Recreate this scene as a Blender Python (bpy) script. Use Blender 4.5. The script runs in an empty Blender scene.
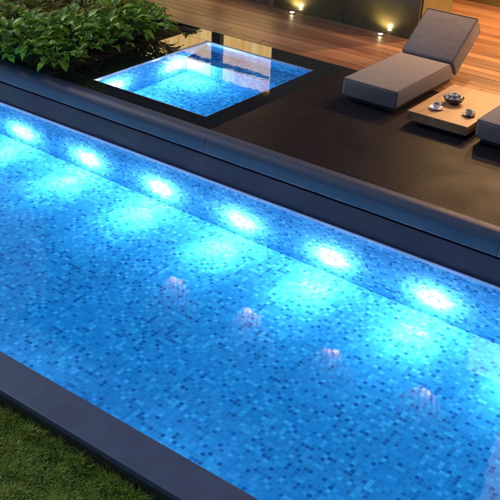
import bpy, bmesh, math, random
from mathutils import Vector, Matrix
random.seed(7)
R = math.radians
S = bpy.context.scene

# ------------------------------------------------------------------ camera
cam_d = bpy.data.cameras.new("camera")
cam = bpy.data.objects.new("camera", cam_d)
S.collection.objects.link(cam)
right = Vector((0.80210072, 0.59538557, 0.04637316))
up = Vector((-0.32787983, 0.37415304, 0.86747007))
fwd = Vector((-0.4991285, 0.71100319, -0.49532334))
m = Matrix((right, up, -fwd)).transposed().to_4x4()
m.translation = Vector((0, 0, 4.2))
cam.matrix_world = m
cam_d.sensor_width = 36
cam_d.lens = 917.4 / 500 * 36
cam_d.clip_start = 0.05
cam_d.clip_end = 2000
S.camera = cam

# ------------------------------------------------------------------ world, sun, exposure
SUN_EL, SUN_AZ = R(24), R(272)          # azimuth clockwise from +Y
w = bpy.data.worlds.new("World"); S.world = w
w.use_nodes = True
nt = w.node_tree
sky = nt.nodes.new("ShaderNodeTexSky"); sky.sky_type = 'NISHITA'
sky.sun_disc = False; sky.sun_elevation = SUN_EL; sky.sun_rotation = SUN_AZ
sky.ozone_density = 4.0; sky.dust_density = 0.6
bg = nt.nodes["Background"]
nt.links.new(sky.outputs[0], bg.inputs[0]); bg.inputs[1].default_value = 0.13
sun_d = bpy.data.lights.new("sun", 'SUN'); sun_d.energy = 2.2; sun_d.angle = R(12)
sun_d.color = (1.0, 0.96, 0.88)
sun = bpy.data.objects.new("sun", sun_d); S.collection.objects.link(sun)
sdir = Vector((math.sin(SUN_AZ) * math.cos(SUN_EL), math.cos(SUN_AZ) * math.cos(SUN_EL), math.sin(SUN_EL)))
sun.rotation_euler = (-sdir).to_track_quat('-Z', 'Y').to_euler()
S.view_settings.view_transform = 'Standard'; S.view_settings.look = 'None'
S.view_settings.exposure = 0; S.view_settings.gamma = 1
S.view_settings.use_curve_mapping = False
S.cycles.use_denoising = True
S.cycles.max_bounces = 10; S.cycles.transmission_bounces = 8; S.cycles.diffuse_bounces = 4
S.cycles.sample_clamp_indirect = 60.0
S.cycles.blur_glossy = 0.5

# ------------------------------------------------------------------ node helpers
def mat(name):
    mt = bpy.data.materials.new(name); mt.use_nodes = True
    return mt, mt.node_tree, mt.node_tree.nodes["Principled BSDF"]
def N(t, kind, **kw):
    n = t.nodes.new(kind)
    for k, v in kw.items():
        if k.startswith('i_'):
            key = k[2:]; key = int(key) if key.isdigit() else key
            n.inputs[key].default_value = v
        else: setattr(n, k, v)
    return n
def L(t, a, b): t.links.new(a, b)
def ramp(t, fac, stops, mode='LINEAR'):
    r = t.nodes.new("ShaderNodeValToRGB"); r.color_ramp.interpolation = mode
    e = r.color_ramp.elements
    while len(e) < len(stops): e.new(0.5)
    for el, (p, c) in zip(e, stops): el.position = p; el.color = (*c, 1)
    if fac is not None: L(t, fac, r.inputs[0])
    return r
def mth(t, op, a, b=None):
    n = t.nodes.new("ShaderNodeMath"); n.operation = op
    for i, x in enumerate((a, b)):
        if x is None: continue
        if isinstance(x, (int, float)): n.inputs[i].default_value = x
        else: L(t, x, n.inputs[i])
    return n.outputs[0]
def bump(t, p, h, strength, dist=0.01):
    b = N(t, "ShaderNodeBump"); b.inputs['Strength'].default_value = strength
    b.inputs['Distance'].default_value = dist
    L(t, h, b.inputs['Height']); L(t, b.outputs[0], p.inputs['Normal']); return b
def pos(t): return N(t, "ShaderNodeNewGeometry").outputs['Position']
def noise(t, vec, scale, detail=3, rough=.5):
    n = N(t, "ShaderNodeTexNoise"); n.inputs['Scale'].default_value = scale
    n.inputs['Detail'].default_value = detail; n.inputs['Roughness'].default_value = rough
    if vec is not None: L(t, vec, n.inputs['Vector'])
    return n.outputs['Fac']
def stretch(t, vec, s):
    n = N(t, "ShaderNodeVectorMath", operation='MULTIPLY'); L(t, vec, n.inputs[0])
    n.inputs[1].default_value = s; return n.outputs[0]

def simple(name, col, rough=.5, metal=0, var=.25, vscale=6, bmp=.15, bscale=60, coat=0, spec=.5, col2=None):
    mt, t, p = mat(name)
    P = pos(t)
    c2 = col2 or tuple(c * (1 - var) for c in col)
    n1 = noise(t, P, vscale, 5, .6)
    r = ramp(t, n1, [(.3, c2), (.7, col)])
    L(t, r.outputs[0], p.inputs['Base Color'])
    rr = ramp(t, noise(t, P, vscale * 2.3, 4), [(.3, (rough * .93,) * 3), (.7, (min(1, rough * 1.07),) * 3)])
    L(t, rr.outputs[0], p.inputs['Roughness'])
    p.inputs['Metallic'].default_value = metal
    p.inputs['Specular IOR Level'].default_value = spec
    p.inputs['Coat Weight'].default_value = coat
    if bmp: bump(t, p, noise(t, P, bscale, 3), bmp, .005)
    return mt

def mosaic(name, pitch, stops, grout=(.066, .26, .50)):
    mt, t, p = mat(name)
    g = N(t, "ShaderNodeNewGeometry")
    off = N(t, "ShaderNodeVectorMath", operation='ADD'); L(t, g.outputs['Position'], off.inputs[0])
    off.inputs[1].default_value = (100.013, 100.017, 100.011)
    sc = stretch(t, off.outputs[0], (1 / pitch,) * 3)
    fl = N(t, "ShaderNodeVectorMath", operation='FLOOR'); L(t, sc, fl.inputs[0])
    # no bias from the axis normal to the face
    wn = N(t, "ShaderNodeTexWhiteNoise"); wn.noise_dimensions = '3D'; L(t, fl.outputs[0], wn.inputs['Vector'])
    big = noise(t, g.outputs['Position'], 2.2, 2)
    v = mth(t, 'ADD', wn.outputs['Value'], mth(t, 'MULTIPLY', mth(t, 'SUBTRACT', big, .5), .25))
    r = ramp(t, v, stops, 'LINEAR')
    fr = N(t, "ShaderNodeVectorMath", operation='FRACTION'); L(t, sc, fr.inputs[0])
    sf = N(t, "ShaderNodeSeparateXYZ"); L(t, fr.outputs[0], sf.inputs[0])
    na = N(t, "ShaderNodeVectorMath", operation='ABSOLUTE'); L(t, g.outputs['True Normal'], na.inputs[0])
    sn = N(t, "ShaderNodeSeparateXYZ"); L(t, na.outputs[0], sn.inputs[0])
    tot = None
    for i in range(3):
        d = mth(t, 'ABSOLUTE', mth(t, 'SUBTRACT', sf.outputs[i], .5))
        e = mth(t, 'GREATER_THAN', d, .435)
        e = mth(t, 'MULTIPLY', e, mth(t, 'LESS_THAN', sn.outputs[i], .5))
        tot = e if tot is None else mth(t, 'MAXIMUM', tot, e)
    mx = N(t, "ShaderNodeMix"); mx.data_type = 'RGBA'
    L(t, tot, mx.inputs[0]); L(t, r.outputs[0], mx.inputs[6]); mx.inputs[7].default_value = (*grout, 1)
    L(t, mx.outputs[2], p.inputs['Base Color'])
    p.inputs['Roughness'].default_value = .6
    p.inputs['Specular IOR Level'].default_value = 0.0
    return mt

BLUES = [(0.0, (.024, .095, .24)), (.09, (.033, .125, .30)), (.15, (.048, .185, .39)), (.42, (.060, .222, .44)),
         (.72, (.078, .255, .48)), (.88, (.105, .30, .53)), (1.0, (.16, .38, .60))]
M = {}
M['tile'] = mosaic('pool mosaic', .047, BLUES)
M['tile_spa'] = mosaic('plunge pool mosaic', .047, BLUES, (.066, .26, .50))
M['waterline'] = simple('waterline trim', (.26, .28, .42), .3, bmp=0)

def water_mat(name, sc, st):
    mt = bpy.data.materials.new(name); mt.use_nodes = True; t = mt.node_tree
    t.nodes.remove(t.nodes["Principled BSDF"])
    g = N(t, "ShaderNodeBsdfGlass"); g.inputs['IOR'].default_value = 1.333; g.inputs['Roughness'].default_value = 0
    g.inputs['Color'].default_value = (.97, .99, 1, 1)
    P = pos(t)
    h = mth(t, 'ADD', noise(t, P, sc, 2, .4), mth(t, 'MULTIPLY', noise(t, P, sc * 3.1, 2, .5), .25))
    b = N(t, "ShaderNodeBump"); b.inputs['Strength'].default_value = st; b.inputs['Distance'].default_value = .05
    L(t, h, b.inputs['Height']); L(t, b.outputs[0], g.inputs['Normal'])
    L(t, g.outputs[0], t.nodes["Material Output"].inputs[0])
    va = N(t, "ShaderNodeVolumeAbsorption"); va.inputs['Color'].default_value = (.08, .88, .97, 1); va.inputs['Density'].default_value = .55
    L(t, va.outputs[0], t.nodes["Material Output"].inputs['Volume'])
    return mt
M['water'] = water_mat('pool water', 2.6, .032)
M['water_spa'] = water_mat('plunge pool water', 5.0, .014)

M['coping'] = simple('grey stone coping', (.044, .070, .135), .45, var=.3, vscale=3.5, bmp=.16, bscale=220)
M['nose'] = simple('rounded grey coping', (.024, .038, .078), .55, var=.06, vscale=2, bmp=.05, bscale=120)
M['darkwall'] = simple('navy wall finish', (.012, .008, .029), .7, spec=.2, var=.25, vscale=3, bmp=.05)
M['outer'] = simple('dark brown outer face', (.018, .013, .011), .7)
M['polish'] = simple('polished black stone', (.011, .013, .015), .045, var=.4, vscale=9, bmp=.004, bscale=9)

def terrace_mat():
    mt, t, p = mat('dark speckled terrace stone')
    P = pos(t)
    v = N(t, "ShaderNodeTexVoronoi"); v.inputs['Scale'].default_value = 70; L(t, P, v.inputs['Vector'])
    sp = N(t, "ShaderNodeSeparateColor"); L(t, v.outputs['Color'], sp.inputs[0])
    f = mth(t, 'ADD', mth(t, 'MULTIPLY', sp.outputs[0], .6), mth(t, 'MULTIPLY', noise(t, P, 1.3, 5), .6))
    r = ramp(t, f, [(.3, (.0065, .006, .009)), (.6, (.010, .009, .013)), (.9, (.017, .014, .017))])
    L(t, r.outputs[0], p.inputs['Base Color'])
    rr = ramp(t, noise(t, P, 2.1, 4), [(.3, (.42,) * 3), (.7, (.52,) * 3)]); L(t, rr.outputs[0], p.inputs['Roughness'])
    p.inputs['Specular IOR Level'].default_value = .06
    bump(t, p, v.outputs['Distance'], .10, .004)
    return mt
M['terrace'] = terrace_mat()

def wood_mat(name, c1, c2, c3, pitch=.2, axis=1, rough=.45, grain=(1.2, 30, 30)):
    mt, t, p = mat(name)
    P = pos(t)
    s = N(t, "ShaderNodeSeparateXYZ"); L(t, P, s.inputs[0])
    idx = mth(t, 'FLOOR', mth(t, 'DIVIDE', s.outputs[axis], pitch))
    wn = N(t, "ShaderNodeTexWhiteNoise"); wn.noise_dimensions = '1D'; L(t, idx, wn.inputs['W'])
    sh = N(t, "ShaderNodeVectorMath", operation='ADD'); L(t, stretch(t, P, grain), sh.inputs[0])
    L(t, wn.outputs['Color'], sh.inputs[1])
    sc = N(t, "ShaderNodeVectorMath", operation='SCALE'); L(t, wn.outputs['Color'], sc.inputs[0]); sc.inputs[3].default_value = 40
    L(t, sc.outputs[0], sh.inputs[1])
    g = noise(t, sh.outputs[0], 1.0, 6, .65)
    f = mth(t, 'ADD', mth(t, 'MULTIPLY', g, .75), mth(t, 'MULTIPLY', wn.outputs['Value'], .3))
    r = ramp(t, f, [(.25, c1), (.5, c2), (.8, c3)])
    L(t, r.outputs[0], p.inputs['Base Color'])
    rr = ramp(t, g, [(.3, (rough * .8,) * 3), (.7, (rough * 1.2,) * 3)]); L(t, rr.outputs[0], p.inputs['Roughness'])
    bump(t, p, g, .25, .004)
    return mt
M['deck'] = wood_mat('hardwood deck boards', (.075, .031, .017), (.18, .083, .044), (.33, .17, .09))
M['table'] = wood_mat('oak table slab', (.14, .065, .030), (.27, .135, .062), (.37, .20, .10), pitch=.4, axis=0, grain=(14, 1.4, 14))
M['clad'] = wood_mat('timber cladding', (.12, .055, .028), (.26, .14, .07), (.40, .25, .14), pitch=.14, axis=0, grain=(20, 20, 1))

def fabric(name, c, c2, scale=220):
    mt, t, p = mat(name)
    P = N(t, "ShaderNodeTexCoord").outputs['Object']
    wv = N(t, "ShaderNodeTexWave"); wv.bands_direction = 'X'; wv.inputs['Scale'].default_value = scale / 2
    wv.inputs['Distortion'].default_value = 1.5; L(t, P, wv.inputs['Vector'])
    wv2 = N(t, "ShaderNodeTexWave"); wv2.bands_direction = 'Y'; wv2.inputs['Scale'].default_value = scale / 2
    wv2.inputs['Distortion'].default_value = 1.5; L(t, P, wv2.inputs['Vector'])
    h = mth(t, 'MULTIPLY', wv.outputs['Fac'], wv2.outputs['Fac'])
    n = noise(t, P, 40, 5, .7)
    f = mth(t, 'ADD', mth(t, 'MULTIPLY', h, .3), mth(t, 'MULTIPLY', n, .8))
    r = ramp(t, f, [(.25, c2), (.75, c)])
    L(t, r.outputs[0], p.inputs['Base Color']); p.inputs['Roughness'].default_value = .9
    p.inputs['Specular IOR Level'].default_value = .15
    p.inputs['Sheen Weight'].default_value = .25
    b1 = bump(t, p, mth(t, 'ADD', h, mth(t, 'MULTIPLY', noise(t, P, 6, 3), 9)), .45, .005)
    return mt
M['fabric'] = fabric('mauve grey outdoor fabric', (.195, .160, .162), (.10, .083, .088))
M['piping'] = simple('fabric piping', (.085, .075, .085), .9, bmp=0)
M['gloss_wall'] = simple('dark olive lacquered panel', (.13, .105, .042), .24, var=.45, vscale=1.2, bmp=.02, bscale=8, coat=.3)
M['render'] = simple('olive plaster return', (.16, .125, .05), .6, var=.3, vscale=3)
M['soffit'] = simple('pale timber soffit', (.42, .27, .15), .6, var=.2)
M['metal'] = simple('brushed steel', (.4, .4, .42), .3, metal=1, bmp=0)
M['black'] = simple('black metal', (.012, .012, .014), .4, bmp=0)
M['ceramic'] = simple('glazed white porcelain', (.66, .64, .66), .18, var=.08, bmp=0)
M['coffee'] = simple('coffee', (.03, .012, .006), .1, bmp=0)
M['shell'] = simple('pale speckled shell', (.55, .47, .38), .5, var=.55, vscale=40, bmp=.1)
M['bowl'] = simple('dark woven bowl', (.07, .055, .055), .5, var=.4, vscale=60, bmp=.3, bscale=200)
M['soil'] = simple('dark bark soil', (.013, .011, .009), .95, var=.6, vscale=25, bmp=1, bscale=30)
M['ground'] = simple('lawn soil', (.035, .045, .012), .95, var=.5, vscale=9, bmp=.6)
M['roof'] = simple('dark roof', (.04, .04, .045), .6)

def emit(name, col, s):
    mt = bpy.data.materials.new(name); mt.use_nodes = True; t = mt.node_tree
    t.nodes.remove(t.nodes["Principled BSDF"])
    e = N(t, "ShaderNodeEmission"); e.inputs[0].default_value = (*col, 1); e.inputs[1].default_value = s
    L(t, e.outputs[0], t.nodes["Material Output"].inputs[0]); return mt
M['pool_lens'] = emit('lit pool lens', (.70, .93, 1.0), 70)
M['warm_lens'] = emit('lit warm lens', (1, .80, .50), 40)
M['pale_blind'] = emit('lit pale blind', (1, .80, .80), 1.9)
def curtain_mat():
    mt = bpy.data.materials.new('lit amber curtain'); mt.use_nodes = True; t = mt.node_tree
    t.nodes.remove(t.nodes["Principled BSDF"])
    P = pos(t)
    n = noise(t, stretch(t, P, (9, 1, .6)), 1, 3)
    r = ramp(t, n, [(.3, (.85, .42, .10)), (.55, (1, .66, .26)), (.75, (1, .78, .42))])
    e = N(t, "ShaderNodeEmission"); L(t, r.outputs[0], e.inputs[0]); e.inputs[1].default_value = 2.8
    L(t, e.outputs[0], t.nodes["Material Output"].inputs[0]); return mt
M['curtain'] = curtain_mat()

def leaf_mat(name, dark, mid, light, rough=.55):
    mt, t, p = mat(name)
    P = pos(t)
    oi = N(t, "ShaderNodeObjectInfo")
    geo = N(t, "ShaderNodeNewGeometry")
    f = mth(t, 'ADD', mth(t, 'MULTIPLY', geo.outputs['Random Per Island'], .65), mth(t, 'MULTIPLY', noise(t, P, 14, 4), .4))
    r = ramp(t, f, [(.15, dark), (.5, mid), (.95, light)])
    L(t, r.outputs[0], p.inputs['Base Color'])
    p.inputs['Roughness'].default_value = rough
    p.inputs['Specular IOR Level'].default_value = .25
    bump(t, p, noise(t, P, 45, 3), .3, .004)
    # light passing through the blade
    tr = N(t, "ShaderNodeBsdfTranslucent"); L(t, r.outputs[0], tr.inputs[0])
    mx = N(t, "ShaderNodeMixShader"); mx.inputs[0].default_value = .25
    out = t.nodes["Material Output"]
    L(t, p.outputs[0], mx.inputs[1]); L(t, tr.outputs[0], mx.inputs[2]); L(t, mx.outputs[0], out.inputs[0])
    return mt
M['leaf'] = leaf_mat('broad green leaves', (.07, .17, .016), (.17, .34, .03), (.34, .52, .05))
M['fern'] = leaf_mat('yellow green fronds', (.14, .16, .016), (.27, .26, .026), (.42, .37, .035), .55)
M['shrub'] = leaf_mat('dark glossy leaves', (.03, .07, .014), (.05, .11, .02), (.10, .17, .03))
M['stem'] = simple('green stem', (.06, .09, .02), .6, bmp=0)
M['grass'] = leaf_mat('lawn blades', (.08, .15, .016), (.22, .33, .035), (.45, .48, .08), .6)
M['skin'] = None

# ------------------------------------------------------------------ mesh helpers
def link(o): S.collection.objects.link(o); return o
def box(bm, a, b, bevel=0, seg=2):
    x0, y0, z0 = a; x1, y1, z1 = b
    vs = [bm.verts.new(c) for c in ((x0,y0,z0),(x1,y0,z0),(x1,y1,z0),(x0,y1,z0),(x0,y0,z1),(x1,y0,z1),(x1,y1,z1),(x0,y1,z1))]
    fs = [bm.faces.new([vs[i] for i in q]) for q in ((0,3,2,1),(4,5,6,7),(0,1,5,4),(1,2,6,5),(2,3,7,6),(3,0,4,7))]
    if bevel:
        es = list({e for f in fs for e in f.edges})
        bmesh.ops.bevel(bm, geom=es, offset=bevel, segments=seg, affect='EDGES', profile=.5)
def prism_x(bm, prof, x0, x1, bevel=0, seg=3):
    """profile of (y,z) pairs extruded along x"""
    a = [bm.verts.new((x0, y, z)) for y, z in prof]; b = [bm.verts.new((x1, y, z)) for y, z in prof]
    n = len(prof); fs = [bm.faces.new(a), bm.faces.new(b[::-1])]
    for i in range(n): fs.append(bm.faces.new((a[i], b[i], b[(i+1) % n], a[(i+1) % n])))
    if bevel:
        es = list({e for f in fs for e in f.edges})
        bmesh.ops.bevel(bm, geom=es, offset=bevel, segments=seg, affect='EDGES', profile=.5)
def lathe(bm, prof, seg=24, c=(0,0,0), axis='z'):
    """profile of (r,h); closed ends where r==0"""
    rings = []
    for r, h in prof:
        ring = []
        k = 1 if r == 0 else seg
        for i in range(k):
            a = 2*math.pi*i/seg
            p = (r*math.cos(a), r*math.sin(a), h)
            if axis == 'y': p = (p[0], -p[2], p[1])
            ring.append(bm.verts.new((c[0]+p[0], c[1]+p[1], c[2]+p[2])))
        rings.append(ring)
    for A, B in zip(rings, rings[1:]):
        for i in range(seg):
            j = (i+1) % seg
            if len(A) == 1 and len(B) == 1: break
            if len(A) == 1: bm.faces.new((A[0], B[j], B[i]))
            elif len(B) == 1: bm.faces.new((A[i], A[j], B[0]))
            else: bm.faces.new((A[i], A[j], B[j], B[i]))
def tube(bm, pts, r, seg=6):
    rings = []
    for i, p in enumerate(pts):
        p = Vector(p)
        d = (Vector(pts[min(i+1, len(pts)-1)]) - Vector(pts[max(i-1, 0)])).normalized()
        a = d.orthogonal().normalized() if abs(d.z) > .95 else d.cross(Vector((0,0,1))).normalized()
        b = d.cross(a)
        rr = r[i] if isinstance(r, (list, tuple)) else r
        rings.append([bm.verts.new(p + (a*math.cos(2*math.pi*k/seg) + b*math.sin(2*math.pi*k/seg))*rr) for k in range(seg)])
    for A, B in zip(rings, rings[1:]):
        for k in range(seg): bm.faces.new((A[k], A[(k+1)%seg], B[(k+1)%seg], B[k]))
    bm.faces.new(rings[0][::-1]); bm.faces.new(rings[-1])
def wloc(o):
    v = Vector((0,0,0))
    while o: v += Vector(o.location); o = o.parent
    return v
def obj(name, bm, mt, parent=None, smooth=False, world=True, origin=None):
    """link bm as one mesh object; bm in world coordinates when world is True"""
    bmesh.ops.recalc_face_normals(bm, faces=bm.faces)
    me = bpy.data.meshes.new(name)
    off = wloc(parent) if parent else Vector((0,0,0))
    if origin and not parent: off = Vector(origin)
    if world:
        for v in bm.verts: v.co -= off
    bm.to_mesh(me); bm.free(); me.materials.append(mt)
    if smooth:
        for p in me.polygons: p.use_smooth = True
        try: me.set_sharp_from_angle(angle=R(40))
        except Exception: pass
    o = link(bpy.data.objects.new(name, me))
    if parent: o.parent = parent
    elif origin: o.location = origin
    return o
def tag(o, label=None, cat=None, group=None, kind=None):
    if label: o['label'] = label
    if cat: o['category'] = cat
    if group: o['group'] = group
    if kind: o['kind'] = kind
    return o
def thing(name, loc, label, cat, group=None):
    o = link(bpy.data.objects.new(name, None)); o.location = loc; o.empty_display_size = .1
    return tag(o, label, cat, group)
def struct(name, bm, mt, smooth=False):
    return tag(obj(name, bm, mt, smooth=smooth), kind='structure')
def boxo(name, a, b, mt, parent=None, bevel=0):
    bm = bmesh.new(); box(bm, a, b, bevel); return obj(name, bm, mt, parent)
def sheet(bm, x0, y0, x1, y1, z):
    bm.faces.new([bm.verts.new(c) for c in ((x0,y0,z),(x1,y0,z),(x1,y1,z),(x0,y1,z))])
def lamp(name, kind, loc, energy, col, parent=None, aim=None, **kw):
    d = bpy.data.lights.new(name, kind); d.energy = energy; d.color = col
    for k, v in kw.items(): setattr(d, k, v)
    o = link(bpy.data.objects.new(name, d))
    off = wloc(parent) if parent else Vector((0,0,0))
    o.location = Vector(loc) - off
    if parent: o.parent = parent
    if aim: o.rotation_euler = Vector(aim).to_track_quat('-Z', 'Y').to_euler()
    return o
def copy_tree(o, parent=None):
    c = o.copy(); S.collection.objects.link(c); c.parent = parent
    for ch in o.children: copy_tree(ch, c)
    return c

# ------------------------------------------------------------------ dimensions (metres; terrace top is z = 0)
PX0, PX1 = -13.2, 2.6          # long pool, along x
PY0, PY1 = 4.05, 7.909         # across
WZ = -.62                      # pool water
FZ = -1.77                     # pool floor
LAWN = -.86
SX0, SX1, SY0, SY1 = -8.57, -6.62, 8.33, 10.77     # plunge pool
RX1, RY1 = -6.33, 11.21                             # polished surround / terrace edge
RX0 = -9.08

# ------------------------------------------------------------------ ground
bm = bmesh.new()
G = 400
sheet(bm, -G, -G, G, 3.72, LAWN)
sheet(bm, -G, 3.72, PX0 - .36, 7.9, LAWN)
sheet(bm, PX1 + .36, 3.72, G, 7.9, LAWN)
sheet(bm, -G, 7.9, -20.0, G, LAWN)
sheet(bm, 9.0, 7.9, G, G, LAWN)
sheet(bm, -20.0, 24.0, 9.0, G, LAWN)
struct('ground', bm, M['ground'])

# ------------------------------------------------------------------ long pool
pool = thing('swimming_pool', (-5, 6, FZ), 'long mosaic pool with grey coping, full of blue lit water', 'swimming pool')
bm = bmesh.new()   # basin, inner faces with thickness behind
T = .2
box(bm, (PX0, PY0, FZ - T), (PX1, PY1, FZ))
obj('pool_floor', bm, M['tile'], pool)
bm = bmesh.new(); box(bm, (PX0 - .02, PY1, FZ - T), (PX1 + .02, PY1 + T, WZ + .004)); obj('tiled_wall', bm, M['tile'], pool)
bm = bmesh.new(); box(bm, (PX0 - .02, PY0 - T, FZ - T), (PX1 + .02, PY0, WZ - .055)); obj('tiled_wall', bm, M['tile'], pool)
bm = bmesh.new(); box(bm, (PX0 - T, PY0, FZ - T), (PX0, PY1, WZ - .055)); obj('tiled_wall', bm, M['tile'], pool)
bm = bmesh.new(); box(bm, (PX1, PY0, FZ - T), (PX1 + T, PY1, WZ - .055)); obj('tiled_wall', bm, M['tile'], pool)
# near coping: long slabs with fine joints, level with the water, and the dark outer face below
bm = bmesh.new()
xj = [PX0 - .35] + [-5.46 + 3.2 * k for k in range(-3, 4)] + [PX1 + .35]
xj = sorted(x for x in xj if PX0 - .4 <= x <= PX1 + .4)
for a, b in zip(xj, xj[1:]):
    box(bm, (a + .0015, 3.70, WZ - .05), (b - .0015, PY0, WZ + .008), .006)
obj('coping', bm, M['coping'], pool)
boxo('end_coping', (PX0 - .35, PY0 + .0015, WZ - .05), (PX0, PY1 - .003, WZ + .008), M['coping'], pool, .006)
boxo('end_coping', (PX1, PY0 + .0015, WZ - .05), (PX1 + .35, PY1 - .003, WZ + .008), M['coping'], pool, .006)
bm = bmesh.new()
box(bm, (PX0 - .33, 3.725, -1.2), (PX1 + .33, PY0 - T - .002, WZ - .051))
obj('outer_face', bm, M['outer'], pool)
# far side: waterline trim, upright navy wall, rounded overhanging coping
bm = bmesh.new(); box(bm, (PX0, PY1 - .006, WZ + .006), (PX1, PY1 + .1, WZ + .045), .004)
obj('waterline_trim', bm, M['waterline'], pool)
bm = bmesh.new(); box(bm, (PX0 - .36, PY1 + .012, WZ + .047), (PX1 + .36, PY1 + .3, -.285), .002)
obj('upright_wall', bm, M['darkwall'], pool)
boxo('painted_shade_strip', (PX0 - .35, PY1 + .07, -.284), (PX1 + .35, PY1 + .3, -.234), M['black'], pool)  # black strip set back under the coping, paints in the overhang's shade

nose = thing('edge_coping', (-5, PY1, -.235), 'rounded blue grey coping between the terrace and the long pool', 'coping')
jx = [PX0 - .36, -9.96, -6.256, -2.55, 1.15, PX1 + .36]
for a, b in zip(jx, jx[1:]):
    prof = []
    y0, y1, z0, z1, r = PY1 - .05, PY1 + .13, -.232, 0.002, .11
    prof += [(y1, z0), (y0 + .012, z0), (y0, z0 + .012)]
    for k in range(9):
        q = math.pi / 2 * k / 8
        prof.append((y0 + r - r * math.cos(q), z1 - r + r * math.sin(q)))
    prof.append((y1, z1))
    bm = bmesh.new(); prism_x(bm, prof, a + .0025, b - .0025)
    obj('coping_slab', bm, M['nose'], nose, smooth=True)

bm = bmesh.new()
box(bm, (PX0 - .03, PY0 - .03, FZ - .03), (PX1 + .03, PY1 + .03, WZ))
struct('water', bm, M['water'])

# ------------------------------------------------------------------ underwater lights
def pool_light(loc, yaw, label, group, beam=150, glow=72, cone=74, aimz=.82):
    """built facing -Y at the wall, rotated by yaw"""
    t = thing('pool_light', (0, 0, 0), label, 'pool light', group)
    bm = bmesh.new(); lathe(bm, [(0, 0), (.060, 0), (.060, .008), (.046, .012), (.046, 0.0)], 28, axis='y'); obj('rim', bm, M['metal'], t, True)
    bm = bmesh.new(); lathe(bm, [(.045, .002), (.045, .020), (.038, .028), (.024, .030)], 28, axis='y'); obj('lens', bm, M['pool_lens'], t, True)
    bm = bmesh.new(); lathe(bm, [(.0, .026), (.024, .026), (.030, .034), (.018, .040), (0, .041)], 20, axis='y'); obj('cap', bm, M['metal'], t, True)
    lamp('beam', 'SPOT', (0, -.10, -.01), beam, (1.0, .90, .90), t, aim=(0, -1, -aimz), spot_size=R(cone), spot_blend=1.0, shadow_soft_size=.03)
    lamp('glow', 'POINT', (0, -.105, .0), glow, (1.0, .90, .86), t, shadow_soft_size=.006)
    t.location = loc; t.rotation_euler = (0, 0, yaw)
    return t
order = ['leftmost underwater light glowing on the far pool wall', 'second underwater light from the left on the far pool wall',
         'third underwater light from the left, below the plunge pool corner', 'fourth underwater light from the left on the far pool wall',
         'second underwater light from the right on the far pool wall', 'rightmost underwater light glowing on the far pool wall']
for k in range(-2, 9):
    x = -9.56 + 1.286 * k
    lab = order[k] if 0 <= k < 6 else (('far wall pool light at the left end of the pool', 'far wall pool light just outside the left edge of the photo')[k + 2] if k < 0 else ('far wall pool light just outside the right edge of the photo', 'second far wall pool light outside the right edge', 'far wall pool light at the right end of the pool')[k - 6])
    pool_light((x, PY1, -1.365), 0, lab, 'underwater lights along the far pool wall')
for k in range(0, 8):
    x = -11.5 + 1.9 * k
    pool_light((x, PY0, -1.2), math.pi, ('first', 'second', 'third', 'fourth', 'fifth', 'sixth', 'seventh', 'eighth')[k] + ' underwater light from the left end, hidden beneath the near coping', 'underwater lights along the near pool wall', beam=12, glow=3, cone=150, aimz=.55)

# ------------------------------------------------------------------ plunge pool
spa = thing('plunge_pool', (-7.6, 9.5, -1.2), 'small square plunge pool framed in polished black stone, brim full', 'plunge pool')
SF = -1.05
bm = bmesh.new(); box(bm, (SX0, SY0, SF - .1), (SX1, SY1, SF)); obj('pool_floor', bm, M['tile_spa'], spa)
for a, b in (((SX0 - .1, SY0 - .1, SF - .1), (SX0, SY1 + .1, -.035)), ((SX1, SY0 - .1, SF - .1), (SX1 + .1, SY1 + .1, -.035)),
             ((SX0, SY0 - .1, SF - .1), (SX1, SY0, -.035)), ((SX0, SY1, SF - .1), (SX1, SY1 + .1, -.035))):
    boxo('tiled_wall', a, b, M['tile_spa'], spa)
boxo('bench', (SX0 + .002, SY1 - .48, SF + .002), (SX1 - .002, SY1 - .002, -.45), M['tile_spa'], spa, .01)
bm = bmesh.new()
box(bm, (RX0, PY1 + .133, -.034), (RX1, SY0, 0), .004)
box(bm, (RX0, SY1, -.034), (RX1, RY1 - .003, 0), .004)
box(bm, (RX0, SY0 + .002, -.034), (SX0, SY1 - .002, 0), .004)
box(bm, (SX1, SY0 + .002, -.034), (RX1, SY1 - .002, 0), .004)
obj('stone_surround', bm, M['polish'], spa)
bm = bmesh.new()
for a, b in (((SX0, SY0 + .002), (SX0 + .016, SY1 - .002)), ((SX0 + .016, SY0 + .0), (SX1, SY0 + .012)), ((SX0 + .016, SY1 - .012), (SX1, SY1))):
    box(bm, (a[0], a[1], -.08), (b[0], b[1], -.003))
obj('inner_trim', bm, M['waterline'], spa)
bm = bmesh.new(); box(bm, (SX0 - .03, SY0 - .03, SF - .03), (SX1 + .03, SY1 + .03, -.012)); struct('water', bm, M['water_spa'])
pool_light((SX0 + .002, 10.02, -.62), math.pi / 2, 'underwater light on the left wall of the plunge pool near its back', 'plunge pool lights', beam=50, glow=75)
pool_light((SX0 + .002, 8.72, -.55), math.pi / 2, 'underwater light on the left wall of the plunge pool at its front corner', 'plunge pool lights', beam=50, glow=75)

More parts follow.
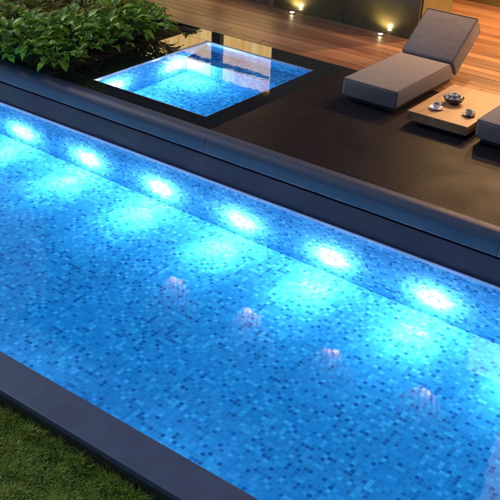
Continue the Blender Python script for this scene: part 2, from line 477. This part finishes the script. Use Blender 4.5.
# ------------------------------------------------------------------ terrace, deck, planter soil
bm = bmesh.new(); box(bm, (RX1 + .003, PY1 + .133, -.2), (9.0, RY1 - .003, -.001)); struct('terrace', bm, M['terrace'])
bm = bmesh.new()
pitch = .2; y = RY1
while y < 18.5:
    # boards broken into lengths
    x = -10.6 - random.random() * 3
    x = -19
    while x < 9:
        ln = random.choice([3.2, 3.6, 4.2]) if x > -19 else 1 + random.random() * 3
        x1 = min(9, x + ln)
        box(bm, (x + .002, y + .003, -.03), (x1 - .002, y + pitch - .003, random.uniform(-.0015, .0015)), .004, 1)
        x = x1
    y += pitch
struct('wood_deck', bm, M['deck'])
bm = bmesh.new(); sheet(bm, -20, RY1 - .002, 9, 24, -.06); struct('deck_shade_sheet', bm, M['black'])['label'] = 'black sheet under the deck standing in for the shade between boards'  # black sheet below the boards, its colour stands in for shade there
bm = bmesh.new()
n = 50; x0, x1, y0, y1 = -20.0, RX0 - .002, PY1 + .133, 12.9
vv = [[bm.verts.new((x0 + (x1-x0)*i/n, y0 + (y1-y0)*j/n, -.02 + random.uniform(-.02, .03))) for i in range(n+1)] for j in range(n+1)]
for j in range(n):
    for i in range(n):
        if (vv[j][i].co.y >= RY1 - .1) and vv[j][i+1].co.x > -10.4: continue
        bm.faces.new((vv[j][i], vv[j][i+1], vv[j+1][i+1], vv[j+1][i]))
struct('soil', bm, M['soil'])

# ------------------------------------------------------------------ dark glossy wall and uplights
gw = thing('feature_wall', (-7.6, 13.6, 0), 'dark olive glossy feature wall behind the two lit deck spots', 'wall')
bm = bmesh.new()
xs = [-9.0, -7.6, -6.24]
for a, b in zip(xs, xs[1:]): box(bm, (a + .004, 13.15, .001), (b - .004, 13.2, 3.1), .004)
obj('front_panel', bm, M['gloss_wall'], gw)
boxo('wall_core', (-8.99, 13.202, .001), (-6.22, 14.3, 3.1), M['render'], gw, .004)

def deck_light(x, y, label):
    t = thing('deck_uplight', (x, y, .002), label, 'uplight', 'uplights in the deck at the foot of the dark wall')
    bm = bmesh.new(); lathe(bm, [(0, 0), (.055, 0), (.055, .012), (.042, .016), (.040, .008), (0, .008)], 24); obj('rim', bm, M['metal'], t, True, world=False)
    bm = bmesh.new(); lathe(bm, [(.038, .009), (.03, .020), (0, .024)], 24); obj('lens', bm, M['warm_lens'], t, True, world=False)
    lamp('glow', 'SPOT', (x, y, .07), 15, (1, .80, .42), t, aim=(0, .35, 1), spot_size=R(150), spot_blend=.9, shadow_soft_size=.02)
    lamp('glow', 'POINT', (x, y - .01, .05), .5, (1, .80, .48), t, shadow_soft_size=.02)
deck_light(-8.53, 13.02, 'round deck uplight at the left end of the dark wall')
deck_light(-6.80, 13.0, 'round deck uplight beside the lounger backrest')

# ------------------------------------------------------------------ house round the court
house = thing('house', (-5, 16.3, 0), 'house with warm lit windows and slatted upper storey behind the wall', 'house')
boxo('timber_plinth', (-16, 13.14, .001), (-9.002, 13.5, .30), M['clad'], house, .005)
boxo('lit_curtain', (-16, 13.30, .302), (-9.05, 13.34, 1.63), M['curtain'], house)
for x in (-15.9, -13.1, -10.27): boxo('mullion', (x - .10, 13.16, .302), (x + .10, 13.28, 1.63), M['black'], house, .004)
boxo('transom', (-16, 13.13, 1.24), (-9.022, 13.159, 1.31), M['roof'], house)
boxo('window_header', (-16, 13.14, 1.632), (-9.002, 13.5, 3.1), M['roof'], house)
boxo('rear_wall', (-9, 16.12, .001), (9, 16.4, 3.1), M['gloss_wall'], house)
boxo('soffit', (-16, 13.12, 3.102), (9, 17.4, 3.2), M['soffit'], house)
boxo('storey_wall', (-16, 13.72, 3.202), (9, 17.4, 8.4), M['roof'], house)
bm = bmesh.new(); x = -16
while x < 9: box(bm, (x, 13.64, 3.202), (x + .09, 13.718, 8.4)); x += .14
obj('slat_cladding', bm, M['clad'], house)
boxo('upper_window', (-4.55, 13.60, 3.36), (6, 13.636, 4.7), M['pale_blind'], house)
boxo('upper_window', (-3.75, 13.60, 5.75), (6, 13.636, 8.0), M['pale_blind'], house)
boxo('ledge', (-17, 13.3, 5.18), (9, 13.638, 5.26), M['roof'], house, .005)
boxo('roof', (-16.5, 13.0, 8.402), (9.5, 24, 8.6), M['roof'], house)
UPL = ['wall uplight at the left, mirrored nearest the plunge pool side of the water', 'second wall uplight from the left on the upper storey', 'third wall uplight from the left on the upper storey', 'fourth wall uplight from the left on the upper storey', 'fifth wall uplight on the upper storey ledge', 'sixth wall uplight on the upper storey ledge', 'last wall uplight at the right end of the ledge']
for k in range(2, 9):
    x = -15.83 + 2.12 * k
    t = thing('wall_uplight', (x, 13.52, 5.262), UPL[k - 2], 'uplight', 'uplights on the upper storey ledge')
    bm = bmesh.new(); lathe(bm, [(0, 0), (.05, 0), (.05, .06), (.042, .06), (.04, .05), (0, .05)], 16); obj('can', bm, M['black'], t, True, world=False)
    lamp('beam', 'SPOT', (x, 13.52, 5.33), 430, (1, .78, .74), t, aim=(0, .10, 1), spot_size=R(86), spot_blend=.35, shadow_soft_size=.03)
def downlight(x, y, e=110, z=3.1, size=150, tilt=0.0):
    t = thing('downlight', (x, y, z), 'round recessed downlight in the terrace soffit', 'downlight', 'recessed downlights in the soffit')
    bm = bmesh.new(); lathe(bm, [(.09, .0), (.09, -.012), (.065, -.016), (.065, -.002)], 24); obj('rim', bm, M['metal'], t, True, world=False)
    bm = bmesh.new(); lathe(bm, [(.064, -.004), (0, -.004)], 24); obj('lens', bm, M['warm_lens'], t, world=False)
    lamp('beam', 'SPOT', (x, y, z - .04), e, (1, .57, .23), t, aim=(0, -tilt, -1), spot_size=R(size), spot_blend=.8, shadow_soft_size=.05)
    return t
for x, y, e, lab in ((-4.68, 13.3, 120, 'downlight nearest the pool, at the front edge of the soffit'), (-5.6, 14.4, 420, 'left downlight of the middle soffit row'),
                     (-3.9, 14.4, 480, 'centre downlight of the middle soffit row'), (-2.2, 14.2, 480, 'right downlight of the middle soffit row'),
                     (-5.0, 15.5, 420, 'left downlight near the rear wall'), (-2.6, 15.5, 420, 'right downlight near the rear wall')):
    downlight(x, y, e * 1.15, tilt=.25)['label'] = lab

# ------------------------------------------------------------------ sun loungers
def lounger(x0, y0, label):
    W = .81
    t = thing('sun_lounger', (x0 + W/2, y0 + .8, 0), label, 'sun lounger', 'grey cushioned sun loungers on the terrace')
    X0, X1 = x0, x0 + W
    bm = bmesh.new(); box(bm, (X0 + .06, y0 + .08, .001), (X1 - .06, y0 + 1.72, .055)); obj('plinth', bm, M['black'], t)
    bm = bmesh.new()
    prism_x(bm, [(y0, .058), (y0 + 1.74, .058), (y0 + 1.54, .30), (y0, .30)], X0, X1, .042, 5)
    seat = obj('seat_cushion', bm, M['fabric'], t, True)
    # backrest slab leaning back
    a = R(37); L_, T_ = .82, .29
    bx, bz = y0 + 1.58, .30
    d = Vector((math.cos(a), math.sin(a))); nrm = Vector((math.sin(a), -math.cos(a)))
    p0 = Vector((bx, bz)); p1 = p0 + d * L_; p2 = p1 + nrm * T_; p3 = p0 + nrm * T_
    p3.y = max(p3.y, .06)
    bm = bmesh.new(); prism_x(bm, [tuple(p0), tuple(p3), tuple(p2), tuple(p1)], X0, X1, .042, 5)
    back = obj('backrest_cushion', bm, M['fabric'], t, True)
    r = .0065; e = .0135
    bm = bmesh.new()
    for z in (.287,):
        tube(bm, [(X0+e, y0+e, z), (X1-e, y0+e, z)], r); tube(bm, [(X1-e, y0+e, z), (X1-e, y0+1.52, z)], r); tube(bm, [(X0+e, y0+e, z), (X0+e, y0+1.52, z)], r)
    for x in (X0+e, X1-e): tube(bm, [(x, y0+e, .07), (x, y0+e, .287)], r)
    obj('piping', bm, M['piping'], seat)
    bm = bmesh.new()
    for q in (p0 + nrm*.010, p1 + nrm*.010 - d*.010):
        pass
    c = [p0 + nrm*.008 + d*.01, p1 + nrm*.008 - d*.008, p2 - nrm*.008 - d*.008, p3 - nrm*.01 + d*.01]
    for x in (X0+e, X1-e):
        tube(bm, [(x, c[0].x, c[0].y), (x, c[1].x, c[1].y)], r); tube(bm, [(x, c[1].x, c[1].y), (x, c[2].x, c[2].y)], r)
        tube(bm, [(x, c[2].x, c[2].y), (x, c[3].x, c[3].y)], r)
    for q in c[1:3]: tube(bm, [(X0+e, q.x, q.y), (X1-e, q.x, q.y)], r)
    obj('piping', bm, M['piping'], back)
    return t
lounger(-5.72, 10.03, 'grey sun lounger with raised backrest left of the low wooden table')
lounger(-3.77, 9.88, 'grey lounger cut off at the right edge of the photo, right of the table')

# ------------------------------------------------------------------ low table and what stands on it
tb = thing('low_table', (-4.265, 10.53, 0), 'low thick wooden table between the two loungers holding cups', 'table')
bm = bmesh.new(); box(bm, (-4.67, 9.87, .055), (-3.86, 11.19, .17), .006); obj('tabletop', bm, M['table'], tb)
bm = bmesh.new(); box(bm, (-4.58, 9.96, .001), (-3.95, 11.10, .054)); obj('plinth', bm, M['black'], tb)
def cup(x, y, label, saucer_mat='ceramic', rot=0, s=1.0):
    t = thing('cup_and_saucer', (x, y, .1705), label, 'cup', 'cups on the low table')
    bm = bmesh.new(); lathe(bm, [(0, 0), (.04*s, 0), (.085*s, .014), (.087*s, .018), (.05*s, .006), (0, .006)], 28); obj('saucer', bm, M[saucer_mat], t, True, world=False)
    bm = bmesh.new(); lathe(bm, [(0, .007), (.026*s, .007), (.030*s, .012), (.046*s, .04), (.050*s, .068), (.047*s, .068), (.043*s, .04), (.025*s, .014), (0, .013)], 28)
    cp = obj('cup', bm, M['ceramic'], t, True, world=False)
    bm = bmesh.new(); tube(bm, [(.046*s, 0, .058), (.07*s, 0, .058), (.078*s, 0, .042), (.066*s, 0, .026), (.040*s, 0, .024)], .006); obj('handle', bm, M['ceramic'], cp, True, world=False)
    bm = bmesh.new(); lathe(bm, [(.0445*s, .052), (0, .052)], 24); obj('coffee', bm, M['coffee'], cp, world=False)
    t.rotation_euler = (0, 0, rot)
cup(-4.43, 10.18, 'white cup on a white saucer, left of the heaped bowl', 'ceramic', 2.4, 1.05)
cup(-4.02, 10.24, 'white cup on a dark saucer at the right corner of the table', 'bowl', .6, .95)
bw = thing('bowl', (-4.36, 10.52, .1705), 'dark bowl heaped with pale speckled shells on the table', 'bowl')
bm = bmesh.new(); lathe(bm, [(0, 0), (.06, 0), (.11, .03), (.135, .075), (.130, .078), (.105, .038), (.05, .012), (0, .012)], 32); obj('dish', bm, M['bowl'], bw, True, world=False)
k = 0
def shell(x, y, z, r, label):
    bm = bmesh.new(); bmesh.ops.create_icosphere(bm, subdivisions=2, radius=r)
    rot = Matrix.Rotation(random.random()*3, 3, 'Z')
    for v in bm.verts:
        v.co = rot @ Vector((v.co.x*1.15, v.co.y*.9, v.co.z*.75)); v.co *= 1 + .08*math.sin(v.co.x*200)
    o = obj('shell', bm, M['shell'], None, True, world=False); o.location = (x, y, z)
    tag(o, label, 'shell', 'shells heaped in the dark bowl')
for ring, cnt, rr, zz in ((0, 9, .088, .072), (1, 6, .05, .105), (2, 1, 0, .128)):
    for i in range(cnt):
        a = 2*math.pi*i/cnt + ring*.4
        lab = ('pale shell in the outer ring of the heap in the dark bowl', 'pale shell in the raised inner ring of the heap in the bowl', 'topmost pale shell on the heap in the dark bowl')[ring]
        shell(-4.36 + rr*math.cos(a), 10.52 + rr*math.sin(a), .1705 + zz, .032, lab)

# ------------------------------------------------------------------ plants
def leaf(bm, base, yawv, pitch, length, width, droop=.6, fold=.25, nl=7):
    """ovate blade with a folded midrib, pointed tip, arching"""
    rows = []
    cy, sy = math.cos(yawv), math.sin(yawv)
    p = Vector(base); ang = pitch
    for i in range(nl + 1):
        s = i / nl
        wdt = width * (math.sin(math.pi * min(1, s * .92 + .08) ** .75)) * .5 if i < nl else 0
        d = Vector((cy * math.cos(ang), sy * math.cos(ang), math.sin(ang)))
        side = Vector((-sy, cy, 0))
        nrm = side.cross(d) * -1
        wav = .12 * width * math.sin(s * 9 + yawv * 3)
        row = []
        for q in (-1, -.5, 0, .5, 1):
            row.append(bm.verts.new(p + side * q * wdt + Vector((0, 0, 1)) * (fold * abs(q) * wdt + wav * abs(q) * q)))
        rows.append(row)
        p = p + d * (length / nl); ang -= droop / nl * (1 + s)
    for A, B in zip(rows, rows[1:]):
        for q in range(4): bm.faces.new((A[q], A[q+1], B[q+1], B[q]))
def broad_plant(seed, n=44, h=.46):
    rnd = random.Random(seed); bl = bmesh.new(); bs = bmesh.new()
    for i in range(n):
        a = rnd.random() * 6.283; k = rnd.random()
        reach = .05 + .26 * k; z = h * (1.0 - .55 * k) * rnd.uniform(.7, 1.1)
        tip = Vector((reach * math.cos(a), reach * math.sin(a), z))
        tube(bs, [(0, 0, 0), tuple(tip * .5 + Vector((0, 0, z * .15))), tuple(tip)], [.007, .005, .004], 5)
        leaf(bl, tip, a + rnd.uniform(-.6, .6), rnd.uniform(-.1, .75), rnd.uniform(.13, .30), rnd.uniform(.07, .15), rnd.uniform(.3, 1.05), rnd.uniform(.1, .5))
    return bl, bs
def fern_plant(seed, n=17, h=.6):
    rnd = random.Random(seed); bl = bmesh.new(); bs = bmesh.new()
    for i in range(n):
        a = rnd.random() * 6.283; ln = rnd.uniform(.45, .75); ang = rnd.uniform(.7, 1.35)
        p = Vector((0, 0, .02)); pts = [p.copy()]; st = 13
        for s in range(st):
            d = Vector((math.cos(a) * math.cos(ang), math.sin(a) * math.cos(ang), math.sin(ang)))
            p = p + d * ln / st; pts.append(p.copy()); ang -= rnd.uniform(.10, .19)
            if s > 1:
                wl = .17 * math.sin(math.pi * (s / st) ** .8) + .03
                for sg in (-1, 1):
                    leaf(bl, p, a + sg * rnd.uniform(.9, 1.2), ang * .4 - .1, wl, .024, .5, .1, 3)
        tube(bs, [tuple(q) for q in pts], [.006 - .004 * j / st for j in range(st + 1)], 4)
    return bl, bs
def shrub_plant(seed, n=90, h=.7):
    rnd = random.Random(seed); bl = bmesh.new(); bs = bmesh.new()
    for i in range(14):
        a = rnd.random() * 6.283; sp = rnd.uniform(.1, .38)
        tip = Vector((sp * math.cos(a), sp * math.sin(a), h * rnd.uniform(.55, 1.1)))
        tube(bs, [(0, 0, 0), tuple(tip * .5 + Vector((0, 0, .06))), tuple(tip)], [.010, .007, .004], 5)
        for j in range(n // 14):
            s = rnd.uniform(.35, 1.05)
            leaf(bl, tip * s + Vector((0, 0, .04 * s)), rnd.random() * 6.283, rnd.uniform(-.3, .9), rnd.uniform(.10, .2), rnd.uniform(.04, .075), .7, .2, 5)
    return bl, bs
protos = {}
def make_proto(kind, seed):
    bl, bs = {'broad': broad_plant, 'fern': fern_plant, 'shrub': shrub_plant}[kind](seed)
    mt = M[{'broad': 'leaf', 'fern': 'fern', 'shrub': 'shrub'}[kind]]
    t = thing({'broad': 'broadleaf_plant', 'fern': 'fern', 'shrub': 'leafy_shrub'}[kind], (0, 0, 0), 'x', 'plant')
    obj('foliage', bl, mt, t, True, world=False); obj('stem', bs, M['stem'], t, True, world=False)
    return [t, False]
for kd in ('broad', 'fern', 'shrub'): protos[kd] = [make_proto(kd, 11 * i + len(kd)) for i in range(4)]
plant_no = 0
def plant(kind, x, y, s, label, group=None, lift=0):
    global plant_no
    pr = protos[kind][plant_no % 4]; plant_no += 1
    if pr[1]: t = copy_tree(pr[0])
    else: t = pr[0]; pr[1] = True
    t.location = (x, y, -.02 + lift); t.rotation_euler = (random.uniform(-.1, .1), random.uniform(-.1, .1), random.random() * 6.28); t.scale = (s, s, s)
    t['label'] = label; t['category'] = 'fern' if kind == 'fern' else ('shrub' if kind == 'shrub' else 'plant')
    if group: t['group'] = group
    elif 'group' in t.keys(): del t['group']
# front row along the coping and along the plunge pool, each with a label of its own
front = [(-9.22, 8.28, .95, 'small broadleaf plant at the front corner where coping meets plunge pool surround'),
 (-9.60, 8.17, 1.05, 'broadleaf plant with wavy leaves second along the coping from the corner'),
 (-10.0, 8.15, 1.15, 'bright green broadleaf plant third along the coping from the plunge pool'),
 (-10.45, 8.16, 1.1, 'broadleaf plant fourth along the coping, near the left edge of the photo'),
 (-10.9, 8.25, 1.1, 'broadleaf plant against the coping outside the left edge of the photo'),
 (-9.33, 8.85, 1.05, 'broadleaf plant beside the front end of the plunge pool surround'),
 (-9.33, 9.35, 1.05, 'lush broadleaf plant beside the middle of the plunge pool surround'),
 (-9.33, 9.85, 1.05, 'broadleaf plant leaning toward the plunge pool light'),
 (-9.38, 10.32, .95, 'broadleaf plant beside the back end of the plunge pool surround'),
 (-9.75, 10.72, .85, 'broadleaf plant near the corner of the wooden deck')]
for x, y, s, lab in front: plant('broad', x, y, s, lab, 'broadleaf plants along the edge of the bed')
mid = [(-9.62, 8.75, 'second row broadleaf plant nearest the front corner of the plunge pool'), (-10.15, 8.75, 'second row broadleaf plant behind the third one along the coping'),
 (-10.75, 8.8, 'second row broadleaf plant at the left edge of the photo'), (-9.7, 9.35, 'broadleaf plant one step in from the middle of the plunge pool surround'),
 (-9.72, 9.95, 'broadleaf plant one step in from the plunge pool light'), (-9.95, 10.4, 'broadleaf plant one step in from the back end of the surround'),
 (-10.45, 10.85, 'broadleaf plant by the deck corner, behind the edge row')]
for x, y, lab in mid: plant('broad', x + random.uniform(-.05, .05), y + random.uniform(-.05, .05), random.uniform(1.0, 1.2), lab, 'broadleaf plants in the middle of the bed')
ferns = [(-10.3, 9.4, 'yellow green fern closest to the coping, in the heart of the bed'), (-10.2, 10.05, 'fern between the broadleaf plants and the back of the plunge pool'),
 (-10.85, 9.3, 'fern near the left photo edge behind the second row of broadleaf plants'), (-10.75, 9.95, 'yellow green fern in front, at the middle of the bed'), (-10.65, 10.5, 'yellow green fern behind the broadleaf plants by the plunge pool'),
 (-11.25, 9.5, 'arching fern near the left edge of the photo'), (-11.2, 10.15, 'large arching fern at the centre of the fern clump'),
 (-11.7, 9.8, 'fern in the top left corner of the photo'), (-11.3, 8.95, 'fern beside the left photo edge behind the coping row'),
 (-11.15, 10.75, 'fern right of the clump, before the dark shrubs'), (-11.7, 10.45, 'fern at the top of the photo in the bed'),
 (-12.2, 9.4, 'fern behind the top left corner'), (-10.85, 11.0, 'rightmost fern in the bed, close to the deck')]
for x, y, lab in ferns: plant('fern', x, y, random.uniform(1.0, 1.3), lab, 'ferns behind the broadleaf plants', lift=.16)
shr = [(-10.95, 11.3, 'dark leafy shrub closest to the deck corner'), (-11.0, 11.95, 'dark shrub with leaves hanging over the deck'),
 (-11.4, 11.6, 'dark shrub second from the deck'), (-11.8, 11.1, 'dark shrub behind the fern clump'), (-12.5, 10.4, 'dark shrub at the top of the photo'),
 (-13, 9.8, 'tall dark shrub at the top left'), (-12.1, 11.8, 'dark shrub behind the second from the deck'), (-13, 11, 'dark shrub far back in the bed'),
 (-12.9, 8.8, 'dark shrub outside the left edge of the photo'), (-11.6, 12.4, 'dark shrub against the window plinth'), (-13.6, 10.2, 'hindmost dark shrub in the bed'),
 (-12.1, 8.7, 'dark shrub left of the ferns near the coping')]
for x, y, lab in shr: plant('shrub', x, y, random.uniform(1.0, 1.35), lab, 'dark shrubs at the back of the bed')
plant('broad', -10.35, 12.45, .7, 'low plant whose long leaf hangs over the deck at the top edge', 'broadleaf plants along the edge of the bed', lift=.3)

# ------------------------------------------------------------------ lawn
bm = bmesh.new()
rnd = random.Random(3)
def blades(n, x0, x1, y0, y1, hmin, hmax, wd):
    vs, fs = [], []
    for i in range(n):
        x = rnd.uniform(x0, x1); y = rnd.uniform(y0, y1)
        cl = .8 * math.sin(x * 17.3 + 3 * math.sin(y * 13)) * math.sin(y * 19 + x * 5) + .7 * math.sin(x * 7.1 + 2 * math.sin(y * 5)) * math.sin(y * 8.3 + 1.7 * math.sin(x * 4.1))
        h = rnd.uniform(hmin, hmax) * (1 + .45 * cl); a = rnd.random() * 6.283; l = rnd.uniform(.2, 1.3) * h
        dx, dy = math.cos(a), math.sin(a); w_ = wd * rnd.uniform(.6, 1.3)
        px, py = -dy * w_, dx * w_
        k = len(vs)
        vs += [(x - px, y - py, LAWN - .005), (x + px, y + py, LAWN - .005),
               (x + dx*l*.4 + px*.8, y + dy*l*.4 + py*.8, LAWN + h*.65), (x + dx*l*.4 - px*.8, y + dy*l*.4 - py*.8, LAWN + h*.65),
               (x + dx*l, y + dy*l, LAWN + h * .9)]
        fs += [(k, k+1, k+2, k+3), (k+3, k+2, k+4)]
    return vs, fs
v1, f1 = blades(90000, -5.6, -2.9, 2.2, 3.72, .02, .055, .0026)
v2, f2 = blades(90000, -7.5, 0.5, .6, 3.72, .02, .05, .0045)
v3, f3 = blades(7000, -6.5, -2.5, 3.60, 3.73, .05, .12, .0028)
for vv_, ff_ in ((v2, f2), (v3, f3)):
    o = len(v1); v1 += vv_; f1 += [tuple(i + o for i in f) for f in ff_]
me = bpy.data.meshes.new('grass'); me.from_pydata(v1, [], f1); me.materials.append(M['grass'])
g = link(bpy.data.objects.new('grass', me)); tag(g, 'short green lawn grass beside the pool coping', 'grass', kind='stuff')
